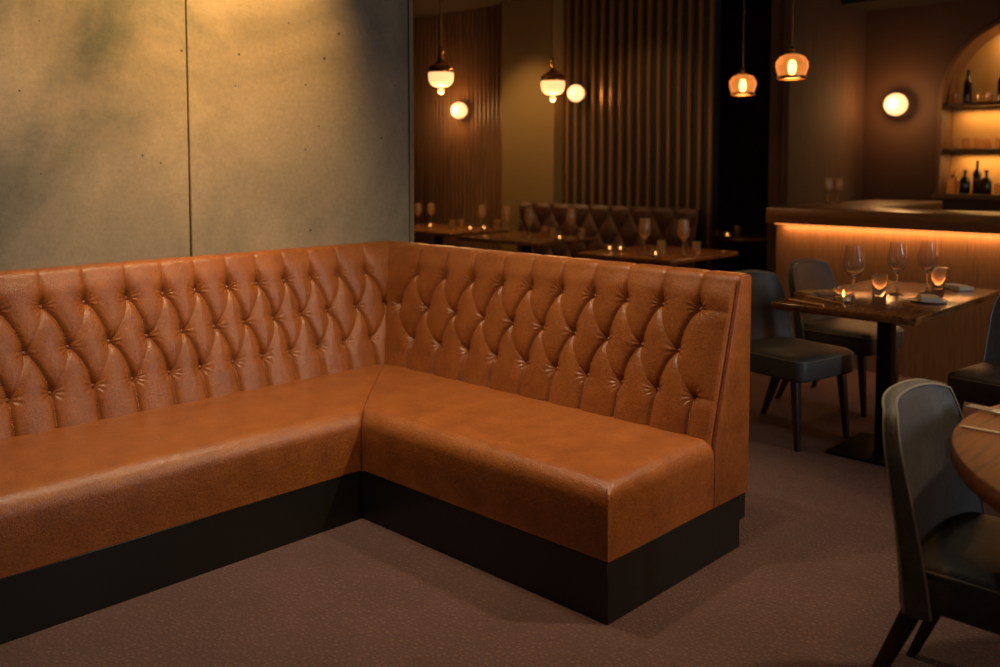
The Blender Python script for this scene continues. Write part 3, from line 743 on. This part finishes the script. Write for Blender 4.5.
wg, tb = wine_glass(), tumbler(); first = {'w': True, 't': True}
def put(kind, loc, label, group, sc=1.0):
    src = wg if kind == 'w' else tb
    if first[kind]: o = src; first[kind] = False
    else: o = copy_tree(src)
    o.location = loc; o.scale = (sc,) * 3; tag(o, label, 'glass', group)
    for p_ in ([o] if o.type == 'MESH' else [x for x in S.objects if x.parent == o]):
        p_.material_slots[0].link = 'OBJECT'; p_.material_slots[0].material = M['glass_far' if 'back tables' in group or 'counter' in group else 'glass']
    return o
TZ = .7505
G1 = 'stemmed glasses on the square table'
put('w', (*ground(856, 4.42), TZ), 'wine glass behind the wide candle holder, leftmost stem on the square table', G1, 1.13)
put('w', (*ground(899.5, 4.62), TZ), 'middle wine glass of the three on the square table', G1, 1.13)
put('w', (*ground(930, 4.66), TZ), 'rightmost wine glass of the three on the square table, behind the napkin', G1, 1.13)
G2 = 'tumblers on the square table'
put('t', (*ground(882, 4.55), TZ), 'short tumbler left of the middle wine glass on the square table', G2, 1.15)
put('t', (*ground(941, 4.82), TZ), 'short tumbler just right of the rightmost wine glass on the square table', G2, 1.15)
G3 = 'stemmed glasses on the back tables'
put('w', (*ground(645, 6.75), TZ), 'left of the two wine glasses just behind the tan banquette', G3, 1.1)
put('w', (*ground(684, 6.6), TZ), 'right of the two wine glasses just behind the tan banquette', G3, 1.1)
put('w', (*ground(571, 8.1), TZ), 'wine glass standing right of the plaster pier', G3, 1.15)
put('w', (*ground(529.5, 8.3), TZ), 'wine glass standing in front of the plaster pier', G3, 1.1)
put('w', (*ground(507, 9.2), TZ), 'wine glass at the left edge of the plaster pier', G3)
put('w', (*ground(482, 9.4), TZ), 'wine glass below the globe lamp of the fluted wall', G3)
put('w', (*ground(431, 9.9), TZ), 'wine glass right of the one at the concrete wall end', G3)
put('w', (*ground(418, 9.9), TZ), 'wine glass nearest the concrete wall end', G3)
G4 = 'tumblers on the back tables'
for px, q, lb in ((662, 6.7, 'tumbler between the two wine glasses behind the tan banquette'), (697, 6.6, 'tumbler right of the pair of wine glasses behind the tan banquette'),
                  (553, 8.1, 'tumbler between the two glasses before the plaster pier'), (545, 8.25, 'tumbler nearest the glass before the plaster pier'), (582, 8.0, 'tumbler at the right end of the table by the pier'),
                  (461, 9.3, 'tumbler second from the concrete wall on the table by the fluted wall'), (452, 9.2, 'tumbler first from the concrete wall on the table by the fluted wall'), (497, 9.2, 'tumbler on the table by the fluted wall, right of its wine glass'),
                  (738, 8.3, 'tumbler on the round table in the recess')):
    put('t', (*ground(px, q), TZ), lb, G4)
for px, q, lb in ((828, 7.2, 'left of the two small glasses on the bar counter'), (838, 7.25, 'right of the two small glasses on the bar counter')):
    put('w', (*ground(px, q), 1.1005), lb, 'glasses on the bar counter', .85)
def candle(loc, label, sc=1.0):
    o = empty('candle_holder', loc, 0, label, 'candle holder', 'lit candle holders'); o.scale = (sc,) * 3
    MB().lathe([(.001, 0), (.034, 0), (.040, .004), (.043, .075), (.041, .075), (.038, .010), (.001, .008)], seg=24, close=False).build('glass_cup', 'glass', o, smooth=True, angle=60)
    c = MB().lathe([(.030, .011), (.030, .028), (.003, .029)], seg=20).build('candle', 'wax', o, smooth=True)
    MB().lathe([(.001, .030), (.0055, .036), (.004, .045), (.0008, .056)], seg=10).build('flame', 'flame', c, smooth=True)
    return o
candle((*ground(846, 4.36), TZ), 'wide clear candle glass beside the leftmost wine glass on the square table', 1.1)
for px, q, lb in ((728, 8.2, 'small candle on the round table in the recess'), (656, 6.5, 'small candle behind the tan banquette, between two wine glasses'), (610, 6.9, 'small candle at the left end of the table behind the tan banquette'),
                  (621, 6.9, 'second small candle from the left on the table behind the tan banquette'), (484, 9.1, 'small candle on the table by the fluted wall'), (470, 9.1, 'small candle left of the other on the table by the fluted wall'), (560, 7.9, 'small candle before the plaster pier'),
                  (430, 9.5, 'small candle near the concrete wall end')):
    candle((*ground(px, q), TZ), lb, .75)

# plates, napkins and cutlery
def plate(loc, label, rz=0, R=.075):
    o = empty('side_plate', loc, rz, label, 'plate', 'small plates on the square table')
    MB().lathe([(.001, .003), (R * .6, .003), (R * .65, 0.0), (R * .7, 0), (R, .010), (R, .013), (R * .68, .006), (.001, .005)], seg=32, close=False).build('dish', 'porcelain', o, smooth=True, angle=60)
    return o
def napkin(loc, rz, label, sx=.07, sy=.05, mn='linen'):
    m = MB(); 
    for k in range(3):
        z0 = k * .006
        vs = []; nx, ny_ = 8, 6
        for j in range(ny_ + 1):
            for i in range(nx + 1):
                u, v_ = -1 + 2 * i / nx, -1 + 2 * j / ny_
                vs.append((u * sx * (1 - .04 * k), v_ * sy * (1 - .05 * k), z0 + .0055 + .0015 * math.sin(3 * u + k) * (1 - abs(u) * .3)))
        w_ = nx + 1; n0 = len(vs); vs += [(x, y, z - .005) for x, y, z in vs]
        fs = [(j * w_ + i, j * w_ + i + 1, (j + 1) * w_ + i + 1, (j + 1) * w_ + i) for j in range(ny_) for i in range(nx)]
        fs += [tuple(i + n0 for i in f[::-1]) for f in fs]
        rg = [i for i in range(nx)] + [j * w_ + nx for j in range(ny_)] + [ny_ * w_ + i for i in range(nx, 0, -1)] + [j * w_ for j in range(ny_, 0, -1)]
        fs += [(rg[k2], rg[(k2 + 1) % len(rg)], rg[(k2 + 1) % len(rg)] + n0, rg[k2] + n0) for k2 in range(len(rg))]
        m.add(vs, fs)
    o = m.build('folded_napkin', mn, smooth=True, angle=50); o.location = loc; o.rotation_euler = (0, 0, rz)
    return tag(o, label, 'napkin', 'folded napkins')
pA = (*ground(932, 4.36), TZ); pB = (*ground(960, 4.85), TZ); pC = (*ground(818, 4.62), TZ)
plate(pA, 'small plate with a napkin at the front right of the square table', .3, .085); napkin((pA[0], pA[1], TZ + .0125), .5, 'folded napkin lying on the front plate of the square table', .07, .045)
napkin((pB[0], pB[1], TZ), .9, 'pale napkin lying at the far right end of the square table', .085, .045)
napkin((pC[0], pC[1], TZ), -.55, 'tan folded napkin behind the chopsticks on the square table', .10, .05, 'linen_tan')['label'] = 'folded napkin behind the wooden sticks on the left end of the square table'
def stick(name, p0, p1, r0, r1, mname, label, cat, group=None):
    o = MB().tube([p0, ((p0[0] + p1[0]) / 2, (p0[1] + p1[1]) / 2, (p0[2] + p1[2]) / 2), p1], [r0, (r0 + r1) / 2, r1], 8).build(name, mname, smooth=True)
    return tag(o, label, cat, group)
a_, b_ = ground(791, 4.40), ground(826, 4.22)
stick('chopstick', (*a_, TZ + .006), (*b_, TZ + .006), .006, .006, 'palewood', 'pale wooden stick nearest the corner of the square table', 'chopstick', 'wooden sticks on the square table')
a_, b_ = ground(808, 4.52), ground(846, 4.28)
stick('chopstick', (*a_, TZ + .006), (*b_, TZ + .006), .005, .004, 'palewood', 'pale wooden stick beside the folded napkin of the square table', 'chopstick', 'wooden sticks on the square table')

def knife(loc, rz, label):
    o = empty('table_knife', loc, rz, label, 'knife')
    MB().box(-.11, -.01, -.006, .006, .001, .008).build('handle', 'steel', o, bevel=.002, seg=2)
    MB().prism([(-.01, -.006), (.09, -.008), (.115, -.002), (.105, .006), (-.01, .006)], .003, .005).build('blade', 'steel', o)
    return o
def fork(loc, rz, label):
    o = empty('table_fork', loc, rz, label, 'fork')
    MB().tube([(-.10, 0, .004), (-.02, 0, .004), (.05, 0, .007)], [.006, .004, .004], 6).build('handle', 'steel', o, smooth=True)
    MB().box(.040, .062, -.017, .017, .005, .009).build('neck', 'steel', o, bevel=.001, seg=1)
    for k in range(4): MB().box(.062, .125, -.0165 + k * .0097, -.0125 + k * .0097, .005, .009).build('tine', 'steel', o)
    return o
ka, kb = ground(968, 2.275), ground(1004, 2.22)
kr = math.atan2(ka[1] - kb[1], ka[0] - kb[0])
knife((ka[0] - .11 * math.cos(kr), ka[1] - .11 * math.sin(kr), TZ), kr, 'steel table knife at the edge of the round table')
fa = ground(983, 2.44)
fork((fa[0] - .105 * math.cos(kr - .15), fa[1] - .105 * math.sin(kr - .15), TZ), kr - .15, 'steel fork behind the knife on the round table')
